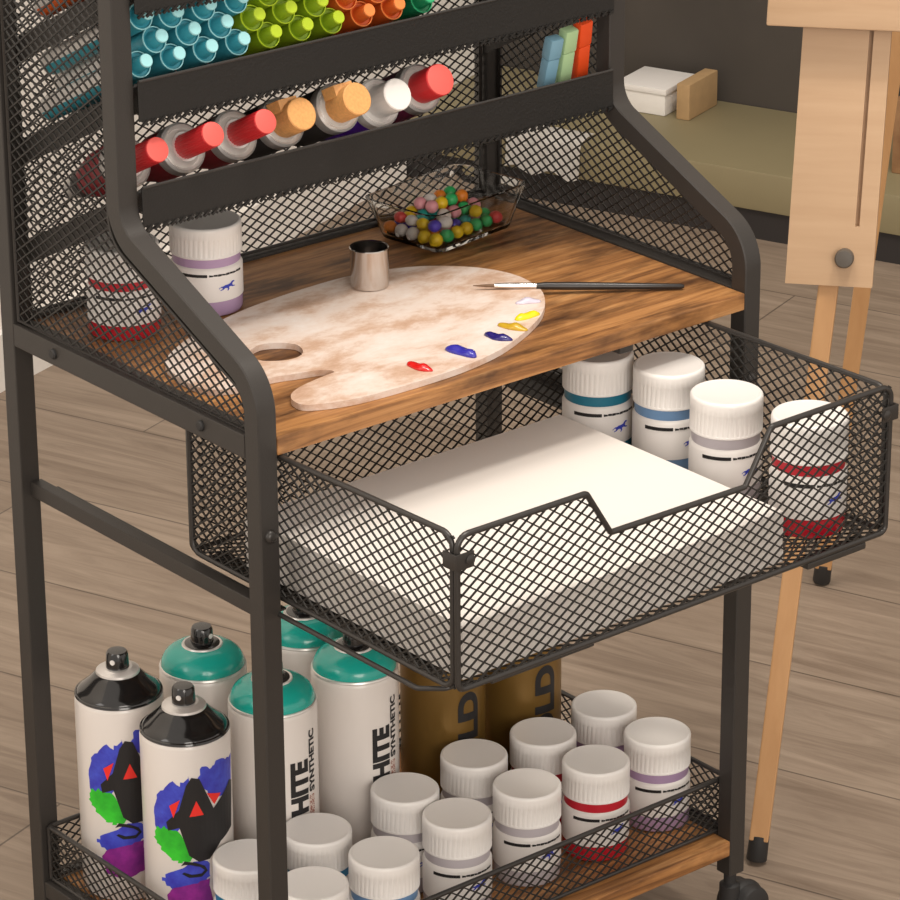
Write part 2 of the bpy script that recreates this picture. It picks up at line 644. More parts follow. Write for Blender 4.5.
h = T/2
SQ = [(-h+0.001, -h), (h-0.001, -h), (h, -h+0.001), (h, h-0.001), (h-0.001, h), (-h+0.001, h), (-h, h-0.001), (-h, -h+0.001)]
ZTOP = 1.02
for xc in (h, W-h):
    bm = bmesh.new()
    path = fillet([(xc, h, 0.053), (xc, h, 0.6205), (xc, 0.1725, 0.6955), (xc, 0.1725, ZTOP)], [0, 0.036, 0.032, 0], n=10)
    sweep(bm, path, SQ, up=(1, 0, 0))
    f = cpart('front_post', bm, M['metal'], smooth=35)
    bm = bmesh.new()
    box(bm, (xc-h, D-T, 0.053), (xc+h, D, ZTOP), 0.001)
    cpart('rear_post', bm, M['metal'])
    bm = bmesh.new()
    box(bm, (xc-h, T, 0.5625), (xc+h, D-T, 0.5812), 0.001)
    rail = cpart('side_rail', bm, M['metal'])
    bm = bmesh.new()
    xo = 0.0 if xc < 0.2 else W
    sx = -1 if xc < 0.2 else 1
    for yb in (0.070, 0.262):
        lathe(bm, [(0.0042, 0), (0.0042, 0.0015), (0.003, 0.0026)], 12, (xo, yb, 0.5725), Matrix.Rotation(sx*PI/2, 3, 'Y'))
    cpart('bolt', bm, M['rubber'], rail, 40)
    bm = bmesh.new()
    x0, x1 = (0.008, 0.0185) if xc < 0.2 else (W-0.0185, W-0.008)
    box(bm, (x0, T, 0.433), (x1, D-T, 0.4455), 0.0008)
    xa, xb = (0.0185, 0.034) if xc < 0.2 else (W-0.050, W-0.0185)
    box(bm, (xa, T, 0.433), (xb, D-T, 0.4345), 0)
    cpart('drawer_runner', bm, M['metal'])
    bm = bmesh.new()
    lathe(bm, [(0.0052, 0), (0.0052, 0.001), (0.0046, 0.0028), (0.0025, 0.004)], 16, (xc, 0.0, 0.505), Matrix.Rotation(PI/2, 3, 'X'))
    cpart('bolt', bm, M['rod'], f, 50)
    for yc, post in ((h, f), (D-h, None)):
        bm = bmesh.new()
        lathe(bm, [(0.0090, 0.022), (0.0090, 0.040), (0.0070, 0.041), (0.0055, 0.042), (0.0055, 0.0527)], 20, (xc, yc, 0))
        dx = 0.004 if yc < 0.1 else -0.004
        hb = bmesh.new()
        bmesh.ops.create_uvsphere(hb, u_segments=28, v_segments=14, radius=1.0)
        for v in hb.verts:
            v.co = Vector((xc+dx*4+v.co.x*0.0215, yc+v.co.y*0.0125, 0.0165+max(v.co.z, -0.25)*0.0205))
        me_ = bpy.data.meshes.new('tmp')
        hb.to_mesh(me_)
        hb.free()
        bm.from_mesh(me_)
        bpy.data.meshes.remove(me_)
        cs = cpart('caster', bm, M['rubber'], smooth=40)
        bm = bmesh.new()
        lathe(bm, [(0.012, -0.0165), (0.0165, -0.0150), (0.0175, -0.0125), (0.0175, 0.0125), (0.0165, 0.0150), (0.012, 0.0165)], 28,
              (xc+dx*4, yc, 0.0176), Matrix.Rotation(PI/2, 3, 'X'))
        cpart('wheel', bm, M['rubber'], cs, 40)

# cross rails at the back
bm = bmesh.new()
box(bm, (T, D-T+0.0003, 0.5625), (W-T, D-0.002, 0.5825), 0.001)
cpart('back_rail', bm, M['metal'])
bm = bmesh.new()
box(bm, (T, D-T+0.002, 0.072), (W-T, D-0.002, 0.086), 0.001)
cpart('back_rail', bm, M['metal'])
# bracket bars under the shelf that carry the board
for x in (0.021, 0.36):
    bm = bmesh.new()
    box(bm, (x, 0.012, 0.555), (x+0.014, D-T, ZS-TH-0.0005), 0.0008)
    cpart('shelf_bracket', bm, M['metal'])
bm = bmesh.new()
box(bm, (T+0.0002, 0.0004, ZS-TH), (W-T-0.0002, D-T, ZS), 0.0012)
cpart('shelf_board', bm, M['wood'], label='rustic brown wooden shelf board')
bm = bmesh.new()
box(bm, (T+0.0002, 0.0004, ZW-TH), (W-T-0.0002, D-T, ZW), 0.0012)
cpart('bottom_board', bm, M['wood'], label='rustic brown wooden bottom board')
for xc in (h, W-h):
    bm = bmesh.new()
    box(bm, (xc-h*0.9, T, 0.072), (xc+h*0.9, D-T, 0.0865), 0.001)
    cpart('bottom_rail', bm, M['metal'])

# side mesh panels (with the thin frame rods)
front = fillet([(0, 0.0195, 0.5835), (0, 0.0195, 0.610), (0, 0.1845, 0.6845), (0, 0.1845, ZTOP-0.01)], [0, 0.03, 0.03, 0], n=6)
poly = [(p.y, p.z) for p in front]+[(D-T-0.002, ZTOP-0.01), (D-T-0.002, 0.5835)]
for xc in (h, W-h):
    bm = bmesh.new()
    xm = 0.0045 if xc < 0.2 else W-0.0045
    wire_panel(bm, poly, (xm, 0, 0), (0, 1, 0), (0, 0, 1))
    mp = cpart('side_mesh', bm, M['wire'])
    bm = bmesh.new()
    rod(bm, [(xm, y, z) for y, z in poly], 0.0019, 0, True, 6)
    cpart('mesh_frame', bm, M['rod'], mp, 60)
bm = bmesh.new()
yb = D-0.009
wire_panel(bm, [(T+0.001, 0.584), (W-T-0.001, 0.584), (W-T-0.001, ZTOP-0.01), (T+0.001, ZTOP-0.01)], (0, yb, 0), (1, 0, 0), (0, 0, 1), ch=0.0082)
mp = cpart('back_mesh', bm, M['wire'])
bm = bmesh.new()
rod(bm, [(T+0.003, yb-0.003, 0.5848), (W-T-0.003, yb-0.003, 0.5848), (W-T-0.003, yb-0.002, ZTOP-0.01), (T+0.003, yb-0.002, ZTOP-0.01)], 0.0021, 0, True, 6)
cpart('mesh_frame', bm, M['rod'], mp, 60)

# sloping marker trays
TAN = 0.51
for zl in (0.728, 0.809, 0.890):
    yf, yk = 0.160, 0.3215
    zk = zl-(yk-yf)*TAN
    bm = bmesh.new()
    ln = math.hypot(yk-yf, zl-zk)
    dv = Vector((0, (yk-yf)/ln, (zk-zl)/ln))
    wire_panel(bm, [(T+0.001, 0.001), (W-T-0.001, 0.001), (W-T-0.001, ln), (T+0.001, ln)], (0, yf, zl-0.0012), (1, 0, 0), dv, cw=0.0075, ch=0.0056, w=0.0014)
    tr = cpart('marker_tray', bm, M['wire'])
    bm = bmesh.new()
    box(bm, (T+0.0002, yf-0.0012, zl-0.030), (W-T-0.0002, yf, zl+0.0005), 0.0004)
    wire_panel(bm, [(T+0.001, 0), (W-T-0.001, 0), (W-T-0.001, 0.004), (T+0.001, 0.004)], (0, yf-0.0006, zl-0.0335), (1, 0, 0), (0, 0, 1), cw=0.0075, ch=0.0056, w=0.0018)
    cpart('front_lip', bm, M['lip'], tr)
    bm = bmesh.new()
    rod(bm, [(T+0.001, yf-0.0008, zl+0.0004), (W-T-0.001, yf-0.0008, zl+0.0004)], 0.0012, n=6)
    cpart('lip_edge', bm, M['rod'], tr, 60)
    for xs in (T+0.0003, W-T-0.0015):
        bm = bmesh.new()
        pts = [(yf+0.026, zl-0.026*TAN-0.001), (yk, zk-0.001), (yk, zk-0.021), (yf+0.026, zl-0.026*TAN-0.022)]
        A = [bm.verts.new((xs, y, z)) for y, z in pts]
        B_ = [bm.verts.new((xs+0.0012, y, z)) for y, z in pts]
        bm.faces.new(A)
        bm.faces.new(B_)
        for i in range(4):
            bm.faces.new((A[i], A[(i+1) % 4], B_[(i+1) % 4], B_[i]))
        cpart('tray_side', bm, M['metal'], tr)

# bottom basket
zr = 0.1375
x0, x1, y0, y1 = 0.0065, W-0.006, 0.0195, D-T-0.0025
bm = bmesh.new()
zb = ZW+0.002
wire_panel(bm, [(x0, zb), (x1, zb), (x1, zr), (x0, zr)], (0, y0, 0), (1, 0, 0), (0, 0, 1))
wire_panel(bm, [(x0, zb), (x1, zb), (x1, zr), (x0, zr)], (0, y1, 0), (1, 0, 0), (0, 0, 1))
for x in (x0, x1):
    wire_panel(bm, [(y0, zb), (y1, zb), (y1, zr), (y0, zr)], (x, 0, 0), (0, 1, 0), (0, 0, 1))
bk = cpart('basket_mesh', bm, M['wire'])
bm = bmesh.new()
rod(bm, [(x0, y0, zr), (x1, y0, zr), (x1, y1, zr), (x0, y1, zr)], 0.0022, 0.004, True)
rod(bm, [(x0, y0, zb+0.0005), (x1, y0, zb+0.0005), (x1, y1, zb+0.0005), (x0, y1, zb+0.0005)], 0.0018, 0.004, True)
for x in (x0, x1):
    for y in (y0, y1):
        rod(bm, [(x, y, zb), (x, y, zr)], 0.002)
cpart('basket_rim', bm, M['rod'], bk, 60)

# pull-out drawer
dx0, dx1, dyf, dyb, dz0, dz1 = 0.0212, 0.4450, -0.197, 0.116, 0.4505, 0.5680
fpts = [(dx0, dz0), (dx0, dz1-0.0005), (0.139, dz1-0.0010), (0.1625, 0.5305), (0.2945, 0.5290), (0.3195, dz1+0.002), (dx1, dz1+0.0025), (dx1, dz0)]
bm = bmesh.new()
wire_panel(bm, fpts, (0, dyf, 0), (1, 0, 0), (0, 0, 1))
dr = cpart('drawer', bm, M['wire'], label='pulled-out black wire mesh drawer with a notched front')
bm = bmesh.new()
for x in (dx0, dx1):
    wire_panel(bm, [(dyf+0.003, dz0), (dyb, dz0), (dyb, dz1-0.0075), (dyf+0.003, dz1-0.0015)], (x, 0, 0), (0, 1, 0), (0, 0, 1))
wire_panel(bm, [(dx0, dz0), (dx1, dz0), (dx1, dz1-0.0075), (dx0, dz1-0.0075)], (0, dyb, 0), (1, 0, 0), (0, 0, 1))
wire_panel(bm, [(dx0, dyf), (dx1, dyf), (dx1, dyb), (dx0, dyb)], (0, 0, dz0), (1, 0, 0), (0, 1, 0))
cpart('drawer_mesh', bm, M['wire'], dr)
bm = bmesh.new()
rod(bm, [(x, dyf, z) for x, z in fpts], 0.0023, [0.006, 0.010, 0.004, 0.003, 0.003, 0.004, 0.010, 0.006], True)
cpart('front_frame', bm, M['rod'], dr, 60)
for x in (dx0, dx1):
    bm = bmesh.new()
    rod(bm, [(x, dyf+0.0048, dz0), (x, dyf+0.0048, dz1-0.0005), (x, dyb, dz1-0.0070), (x, dyb, dz0)], 0.0022, 0.010, True)
    cpart('side_frame', bm, M['rod'], dr, 60)
bm = bmesh.new()
rod(bm, [(dx0, dyb+0.001, dz0), (dx1, dyb+0.001, dz0), (dx1, dyb+0.001, dz1-0.0070), (dx0, dyb+0.001, dz1-0.0070)], 0.0020, 0.006, True)
cpart('back_frame', bm, M['rod'], dr, 60)
for x, s in ((dx0, 1), (dx1, -1)):
    bm = bmesh.new()
    zc = 0.5495
    box(bm, (min(x-s*0.004, x+s*0.0120), dyf-0.0042, zc-0.006), (max(x-s*0.004, x+s*0.0120), dyf-0.0026, zc+0.006), 0.0005)
    box(bm, (x-s*0.0040-0.0008, dyf-0.0042, zc-0.006), (x-s*0.0040+0.0008, dyf+0.010, zc+0.006), 0.0005)
    lathe(bm, [(0.004, 0), (0.004, 0.001), (0.002, 0.002)], 12, (x+s*0.0080, dyf-0.0042, zc), Matrix.Rotation(PI/2, 3, 'X'))
    cpart('corner_clip', bm, M['rod'], dr, 40)
    bm = bmesh.new()
    box(bm, (min(x+s*0.010, x+s*0.022), -0.155, 0.4400), (max(x+s*0.010, x+s*0.022), dyb-0.01, 0.4478), 0.001)
    cpart('slide_bar', bm, M['metal'], dr)
    bm = bmesh.new()
    xx = x-s*0.006
    rod(bm, [(xx, dyb-0.02, 0.4405), (xx, -0.160, 0.4405), (xx+s*0.012, -0.176, 0.4425), (xx+s*0.030, dyf+0.012, 0.4470)], 0.0020, 0.008)
    cpart('guide_rod', bm, M['rod'], dr, 60)
bm = bmesh.new()
box(bm, (0.362, dyf-0.001, 0.4425), (0.424, dyf+0.012, 0.4482), 0.0015)
cpart('pull_plate', bm, M['metal'], dr)
bm = bmesh.new()
rod(bm, [(0.055, dyf+0.004, 0.4455), (0.150, dyf+0.004, 0.4455)], 0.0018)
cpart('lower_rod', bm, M['rod'], dr, 60)

# ------------------------------------------------------------------ paint jars
JH = 0.077
JR = 0.0285
HORSE = [(-7.5, -0.5), (-5.5, 0.8), (-3.6, 0.9), (-2.2, 1.6), (0.5, 1.7), (2.6, 2.2), (4.0, 3.4), (5.2, 4.0), (7.2, 3.6), (6.9, 2.7), (5.4, 2.5),
         (4.6, 1.0), (5.6, 0.0), (7.6, -0.4), (7.4, -1.0), (4.9, -0.9), (3.2, -0.2), (1.4, -0.6), (1.8, -2.0), (0.4, -3.4), (-0.3, -3.0), (0.4, -1.9),
         (-0.6, -0.9), (-2.4, -0.9), (-3.6, -1.9), (-6.2, -2.6), (-6.4, -2.1), (-4.4, -1.2), (-4.6, -0.1), (-6.2, -0.1), (-7.4, -1.2)]


def flute(r, z, a):
    return r-(0.0007 if (0.0525 < z < 0.0675) else 0.0)*(0.5+0.5*math.cos(a*44))


JCOL = {}


def jar_mats(key, col):
    JCOL[key] = (mat(key+'_neck_band', col, 0.4), mat(key+'_paint', col, 0.22, coat=0.5))


jar_mats('crimson', (0.52, 0.012, 0.028))
jar_mats('lilac', (0.42, 0.29, 0.46))
jar_mats('dark_teal', (0.012, 0.155, 0.24))
jar_mats('sky_blue', (0.16, 0.30, 0.52))
jar_mats('pale_grey', (0.50, 0.46, 0.49))
jar_mats('bright_blue', (0.01, 0.22, 0.42))


def make_jar():
    t = thing('paint_jar', 'jar', 'paint jar')
    bm = bmesh.new()
    lathe(bm, [(0.0262, 0.0130), (0.0285, 0.0140), (0.0285, 0.0400), (0.0270, 0.0428), (0.0262, 0.0432)], 48, cap0=False, cap1=False)
    obj('jar_body', bm, M['label'], t, smooth=40)
    bm = bmesh.new()
    lathe(bm, [(0.0240, 0), (0.0272, 0.0012), (0.0282, 0.004), (0.0282, 0.0138)], 48)
    obj('paint_base', bm, JCOL['crimson'][1], t, smooth=40)
    bm = bmesh.new()
    lathe(bm, [(0.0264, 0.0428), (0.0268, 0.0432), (0.0268, 0.0512)], 48)
    obj('neck_band', bm, JCOL['crimson'][0], t, smooth=40)
    bm = bmesh.new()
    lathe(bm, [(0.0275, 0.0505), (0.0284, 0.0510), (0.0284, 0.0523), (0.0284, 0.0527), (0.0284, 0.0672), (0.0284, 0.0676), (0.0284, 0.0745), (0.0280, 0.0760), (0.0271, 0.0768),
               (0.0258, 0.0770), (0.0252, 0.0767), (0.0246, 0.0766)], 176, rfun=flute)
    obj('lid', bm, M['white'], t, smooth=40)
    bm = bmesh.new()
    patch(bm, [(-172, 0.0385), (-172, 0.0358), (-125, 0.0359), (-125, 0.0384)], JR, 0.00025)
    b2 = bmesh.new()
    for k in range(9):
        a = -122+k*7.0
        b3 = bmesh.new()
        patch(b3, [(a, 0.0381), (a, 0.0366 if k % 2 else 0.0362), (a+6.5, 0.0364), (a+6.5, 0.0381 if k % 3 else 0.0376)], JR, 0.00025)
        me = bpy.data.meshes.new('tmp')
        b3.to_mesh(me)
        b3.free()
        bm.from_mesh(me)
        bpy.data.meshes.remove(me)
    b2.free()
    obj('label_bar', bm, M['ink'], t)
    bm = bmesh.new()
    patch(bm, [(-92+x*1.0e-3/JR*57.3*1.0, 0.0262+y*0.00105) for x, y in HORSE], JR, 0.0003, 0.003)
    obj('label_emblem', bm, M['horse'], t)
    return t


jar0 = make_jar()
jar_used = [False]


def place_jar(x, y, z, color, label, group, sc=(1, 1, 1)):
    if not jar_used[0]:
        jar_used[0] = True
        o = jar0
        o.location = (x, y, z)
        o['label'] = label
        o['group'] = group
        parts = {}
        for c in o.children:
            parts.setdefault(c.name.split('.')[0], []).append(c)
    else:
        o, parts = dup(jar0, (x, y, z), label, group)
    o.scale = sc
    for c in parts['neck_band']:
        recolor(c, JCOL[color][0])
    for c in parts['paint_base']:
        recolor(c, JCOL[color][1])
    return o


G = 'paint jars on the upper shelf'
place_jar(0.0600, 0.2520, ZS+0.0002, 'crimson', 'crimson banded paint jar on the upper shelf, seen through the left side mesh', G, (1, 1, .95))
place_jar(0.140, 0.253, ZS+0.0002, 'lilac', 'lilac banded paint jar on the upper shelf beneath the red capped tubes', G, (1, 1, .95))
G = 'paint jars in the drawer'
zd = dz0+0.0015
place_jar(0.383, 0.063, zd, 'dark_teal', 'dark teal banded paint jar in the drawer, lid tucked under the shelf edge', G, (1, 1, 1.12))
place_jar(0.406, 0.005, zd, 'sky_blue', 'sky blue banded paint jar in the drawer, second from the back of the drawer', G, (1, 1, 1.12))
place_jar(0.399, -0.068, zd, 'pale_grey', 'pale grey banded paint jar in the drawer between the blue and red banded ones', G, (1, 1, 1.12))
place_jar(0.4055, -0.152, zd, 'crimson', 'crimson banded paint jar behind the right front mesh of the drawer', G, (1.04, 1.04, 1.20))
G = 'paint jars in the bottom basket'
zj = ZW+0.0003
LOW = [
    (0.4630, 0.1396, 'lilac', 'lilac banded paint jar in the back row of the basket, beside the right basket mesh'),
    (0.4630, 0.0715, 'lilac', 'lilac banded paint jar in the front right corner of the bottom basket'),
    (0.3886, 0.1339, 'crimson', 'crimson banded paint jar in the back row of the basket, near the gold cans'),
    (0.3887, 0.0665, 'crimson', 'crimson banded paint jar in the front row of the bottom basket'),
    (0.3179, 0.1407, 'pale_grey', 'pale grey banded paint jar right in front of the gold cans'),
    (0.3168, 0.0713, 'pale_grey', 'pale grey banded paint jar in the front row, next to the crimson banded one'),
    (0.2316, 0.1261, 'pale_grey', 'pale grey banded paint jar standing against the white can with vertical black lettering'),
    (0.2396, 0.0687, 'pale_grey', 'pale grey banded paint jar in the front row, just right of the light blue one'),
    (0.1535, 0.0560, 'sky_blue', 'light blue banded paint jar in the front row of the bottom basket'),
    (0.1367, 0.1216, 'bright_blue', 'blue banded paint jar just right of the front left post, back row'),
    (0.0680, 0.1220, 'bright_blue', 'blue banded paint jar left of the front left post, beside the artwork can'),
    (0.0799, 0.0531, 'pale_grey', 'pale grey paint jar cut by the bottom edge, beside the front left post'),
]
for x, y, c, l in LOW:
    place_jar(x, y, zj, c, l, G, (1, 1, 1.12 if x == 0.2316 else 1.08))

# ------------------------------------------------------------------ spray cans
CRAD = 0.03625
CH = 0.175


def can_base(name, label, group, body_mat, dome_mat, kind, loc, ch=CH):
    t = thing(name, label, 'spray can', loc, group)
    bm = bmesh.new()
    lathe(bm, [(0.0335, 0), (0.0352, 0.0012), (0.0352, 0.004), (CRAD, 0.006), (CRAD, ch-0.004), (0.0355, ch-0.001), (0.0345, ch)], 64)
    obj('can_body', bm, body_mat, t, smooth=40)
    bm = bmesh.new()
    lathe(bm, [(0.0355, ch-0.0006), (0.0362, ch+0.0004), (0.0357, ch+0.0018), (0.0345, ch+0.0022)], 64, cap0=False, cap1=False)
    obj('rim', bm, M['silver'] if kind != 'black' else M['black'], t, smooth=50)
    bm = bmesh.new()
    if kind == 'black':
        lathe(bm, [(0.0345, ch), (0.0347, ch+0.0012), (0.0335, ch+0.0036), (0.031, ch+0.0058), (0.0285, ch+0.0078), (0.026, ch+0.0101), (0.0232, ch+0.0128), (0.0205, ch+0.0156), (0.0180, ch+0.0178), (0.0160, ch+0.019)], 64)
    else:
        lathe(bm, [(0.0346, ch), (0.0348, ch+0.002), (0.0338, ch+0.0072), (0.0312, ch+0.0118), (0.0265, ch+0.0158), (0.0205, ch+0.0185), (0.0165, ch+0.0195)], 64)
    obj('dome', bm, dome_mat, t, smooth=40)
    zt = ch+(0.018 if kind == 'black' else 0.0187)
    bm = bmesh.new()
    if kind == 'black':
        lathe(bm, [(0.0168, zt-0.001), (0.0180, zt+0.0005), (0.0176, zt+0.0022), (0.0150, zt+0.003), (0.0125, zt+0.0045), (0.0115, zt+0.0048)], 40)
    else:
        lathe(bm, [(0.0160, zt-0.001), (0.0170, zt+0.0008), (0.0164, zt+0.002), (0.0150, zt+0.0018)], 40)
    obj('valve_cup', bm, M['silver'], t, smooth=40)
    zt += 0.003 if kind == 'black' else 0.0016
    bm = bmesh.new()
    if kind != 'black':
        lathe(bm, [(0.0148, zt-0.001), (0.0146, zt+0.0006), (0.010, zt+0.002)], 32)
    lathe(bm, [(0.0094, zt), (0.0096, zt+0.002), (0.0090, zt+0.0135), (0.0078, zt+0.0155), (0.005, zt+0.0158)], 28)
    nz = obj('nozzle', bm, M['black'], t, smooth=40)
    bm = bmesh.new()
    a = math.radians(-150 if kind == 'black' else -75)
    lathe(bm, [(0.0022, 0.0075), (0.0022, 0.0097), (0.0012, 0.0099)], 12, (0, 0, zt+0.0085),
          Matrix.Rotation(a, 3, 'Z') @ Matrix.Rotation(PI/2, 3, 'Y'))
    obj('spray_hole', bm, M['white'], nz, smooth=40)
    return t


ART = [
    ('blue_splash', 'blue_ink', 0.0002, [splat([(-112, .1438), (-104, .157), (-92, .1522), (-84, .1592), (-66, .1535), (-48, .1541), (-50, .1263), (-71, .1229), (-96, .129)], 4, .03, 3),
                                         splat([(-172, .1168), (-162, .1339), (-144, .1442), (-134, .1412), (-122, .1481), (-118, .12), (-136, .10), (-150, .093), (-168, .098)], 4, .035, 5),
                                         splat([(-163, .053), (-158, .059), (-126, .0713), (-100, .0719), (-98, .0562), (-114, .0506), (-146, .0479)], 4, .035, 9)]),
    ('green_splash', 'green_ink', 0.00035, [splat([(-174, .0900), (-168, .1000), (-153, .1030), (-137, .0990), (-122, .0850), (-122, .0740), (-138, .0720), (-152, .0770), (-164, .0830)], 5, .035, 11)]),
    ('purple_splash', 'purple_ink', 0.00045, [splat([(-155, .0406), (-146, .0498), (-114, .0534), (-101, .0546), (-95, .03), (-120, .022), (-150, .026)], 4, .03, 13)]),
    ('black_figure', 'ink', 0.0006, [[(-119, .1479), (-126, .1411), (-136, .1189), (-153, .1075), (-151, .0999), (-136, .1036), (-125, .0785), (-113, .0722), (-99, .073), (-81, .0853),
                                      (-56, .0918), (-50, .131), (-58, .134), (-77, .1246), (-91, .1172), (-109, .1461)],
                                     [(-136, .069), (-131, .0735), (-118, .072), (-106, .068), (-102, .063), (-110, .0585), (-126, .0585), (-135, .062), (-132, .0635), (-123, .0612), (-110, .0615),
                                      (-106, .064), (-112, .0675), (-124, .070), (-131, .0702)]]),
    ('red_triangle', 'red_ink', 0.00085, [[(-114, .1271), (-123, .1134), (-105, .1138)], [(-148, .1226), (-134, .1287), (-143, .112)], [(-100, .1322), (-79, .1282), (-90, .1205)]]),
]


def add_art(t):
    for nm, mk, off, polys in ART:
        for pl in polys:
            bm = bmesh.new()
            patch(bm, pl, CRAD, off, 0.004)
            obj(nm, bm, M[mk], t)


def add_bm(dst, src):
    me = bpy.data.meshes.new('tmp')
    src.to_mesh(me)
    src.free()
    dst.from_mesh(me)
    bpy.data.meshes.remove(me)


GC = 'spray cans in the bottom basket'
zc = ZW+0.0003
artcan = can_base('spray_can', 'white artwork spray can with black dome, nearest the left basket mesh', GC, M['canwhite'], M['black'], 'black', (0.0575, 0.1880, zc))
add_art(artcan)
dup(artcan, (0.0540, 0.2745, zc), 'white artwork spray can with black dome, behind the other black domed can', GC)


def add_white_text(t, a0):
    bm = vertical_text('WHITE', 0.0160, 0.076, a0, 0.0565, CRAD, 0.00035, 0.0012)
    o = obj('lettering', bm, M['ink'], t)
    bm = vertical_text('SYNTHETIC', 0.0068, 0.057, a0+15, 0.1000, CRAD, 0.00035, 0.0004)
    obj('lettering', bm, M['ink'], t)
    bm = bmesh.new()
    patch(bm, [(a0+4, .073), (a0+15, .073), (a0+15, .097), (a0+4, .097)], CRAD, 0.0003)
    obj('printed_block', bm, M['brown_ink'], t)


tealcan = can_base('spray_can', 'white spray can with teal dome and vertical black lettering, right of the front left post', GC, M['canwhite'], M['teal_dome'], 'teal', (0.2325, 0.1920, zc))
tealcan.scale = (1, 1, 0.982)
add_white_text(tealcan, -80)
dup(tealcan, (0.1439, 0.1868, zc), 'white spray can with teal dome half hidden by the front left post', GC)
dup(tealcan, (0.1390, 0.2755, zc), 'white spray can with teal dome left of the post, behind the black domed cans', GC)
dup(tealcan, (0.2400, 0.2700, zc), 'white spray can with teal dome in the back row, just right of the post', GC)
goldcan = can_base('spray_can', 'gold spray can beside the white lettered can, under the drawer corner', GC, M['gold'], M['gold'], 'teal', (0.3385, 0.2065, zc), 0.190)
bm = vertical_text('GOLD', 0.0195, 0.103, -78, 0.020, CRAD, 0.00035, 0.0014)
obj('lettering', bm, M['ink'], goldcan)
dup(goldcan, (0.4215, 0.2030, zc), 'rightmost gold spray can, in front of the bare right basket mesh', GC)

# ------------------------------------------------------------------ paper stack in the drawer
bm = bmesh.new()
nsheet = 9
zp0, zp1 = dz0+0.0018, 0.493
for i in range(nsheet):
    a, b = zp0+(zp1-zp0)*i/nsheet, zp0+(zp1-zp0)*(i+1)/nsheet-0.00012
    jx, jy = R.uniform(-.0005, .0005), R.uniform(-.0005, .0005)
    box(bm, (0.033+jx, -0.1885+jy, a), (0.344+jx, 0.064+jy, b), 0)
tag(obj('paper_stack', bm, M['paper']), 'thick stack of blank white paper lying in the pulled-out drawer', 'paper')

# ------------------------------------------------------------------ palette
PZ0, PZ1 = ZS+0.0003, ZS+0.0052
OUT = [(0.0364, 0.1655), (0.0724, 0.1915), (0.1161, 0.2085), (0.1583, 0.2195), (0.2118, 0.2255), (0.2609, 0.2254), (0.3033, 0.2141), (0.3309, 0.1969), (0.3524, 0.1722),
       (0.363, 0.1412), (0.3585, 0.108), (0.3431, 0.0818), (0.3185, 0.0582), (0.2846, 0.0379), (0.2449, 0.0209), (0.2032, 0.0123), (0.1675, 0.0103), (0.1296, 0.0106),
       (0.0948, 0.0141), (0.0664, 0.0253), (0.0616, 0.0372), (0.0678, 0.0501), (0.0827, 0.0586), (0.1075, 0.0641), (0.1207, 0.0664), (0.1164, 0.0755), (0.0959, 0.0821),
       (0.0768, 0.0876), (0.0448, 0.0882), (0.0262, 0.1018), (0.0262, 0.1350)]
HOLE = [(0.1285, 0.1146), (0.1341, 0.1295), (0.1268, 0.1413), (0.1126, 0.1478), (0.0979, 0.1408), (0.0923, 0.1233), (0.1026, 0.1118), (0.1167, 0.108)]
PO = (0.2, 0.115, ZS)
pal = thing('palette', 'whitewashed wooden painter palette with thumb hole lying on the upper shelf', 'palette', PO)
bm = bmesh.new()
solid(bm, smooth_loop(OUT, 5), PZ0, PZ1, [smooth_loop(HOLE, 4)])
bmesh.ops.remove_doubles(bm, verts=bm.verts[:], dist=1e-6)
obj('board', bm, M['palette'], pal, origin=PO, smooth=50)
DABS = [('red', (0.62, 0.012, 0.010), (0.1745, 0.0306), -1.35), ('blue', (0.035, 0.03, 0.36), (0.2186, 0.0343), -1.42), ('dark blue', (0.018, 0.012, 0.15), (0.2601, 0.0411), -1.25),
        ('ochre', (0.55, 0.34, 0.02), (0.283, 0.0502), -1.2), ('yellow', (0.85, 0.70, 0.01), (0.307, 0.0616), -0.10), ('pale lilac', (0.62, 0.56, 0.66), (0.3290, 0.0860), -0.5)]
for nm, c, (x, y), ang in DABS:
    bm = bmesh.new()
    bmesh.ops.create_icosphere(bm, subdivisions=3, radius=1.0)
    rr = random.Random(nm)
    f1, f2 = rr.uniform(0, 6), rr.uniform(0, 6)
    for v in bm.verts:
        k = 1+0.18*math.sin(3*v.co.x+f1)*math.cos(2*v.co.y+f2)
        zz = max(v.co.z, -0.1)
        v.co = Vector((v.co.x*0.0115*k, v.co.y*0.0050*k, (zz+0.1)*0.0035*(1+0.25*math.sin(5*v.co.x+f2))))
    sc = 1.25 if nm == 'blue' else (0.9 if nm == 'pale lilac' else 1.0)
    bmesh.ops.transform(bm, matrix=Matrix.Translation((x, y, PZ1)) @ Matrix.Rotation(ang, 4, 'Z') @ Matrix.Scale(sc, 4), verts=bm.verts[:])
    o = obj('paint_dab', bm, mat(nm.replace(' ', '_')+'_oil_paint', c, 0.25, coat=0.4), pal, origin=PO, smooth=80)
    o['label'] = nm+' paint dab'

# metal cup
bm = bmesh.new()
lathe(bm, [(0.0135, 0.0002), (0.0152, 0.0008), (0.0155, 0.003), (0.0155, 0.0318), (0.0159, 0.0326), (0.0155, 0.0332), (0.0146, 0.0326), (0.0145, 0.004), (0.010, 0.0026)], 48)
tag(obj('metal_cup', bm, M['steel'], loc=(0.2585, 0.197, PZ1), smooth=40), 'small polished steel cup standing on the palette', 'cup')

# brush
b0, b1 = Vector((0.3143, 0.1355, PZ1+0.0038)), Vector((0.452, 0.0384, ZS+0.0028))
dirv = (b1-b0)
ln = dirv.length
rq = dirv.to_track_quat('Z', 'Y').to_matrix()
br = thing('paint_brush', 'thin black handled paint brush lying across the palette edge', 'brush', b0)


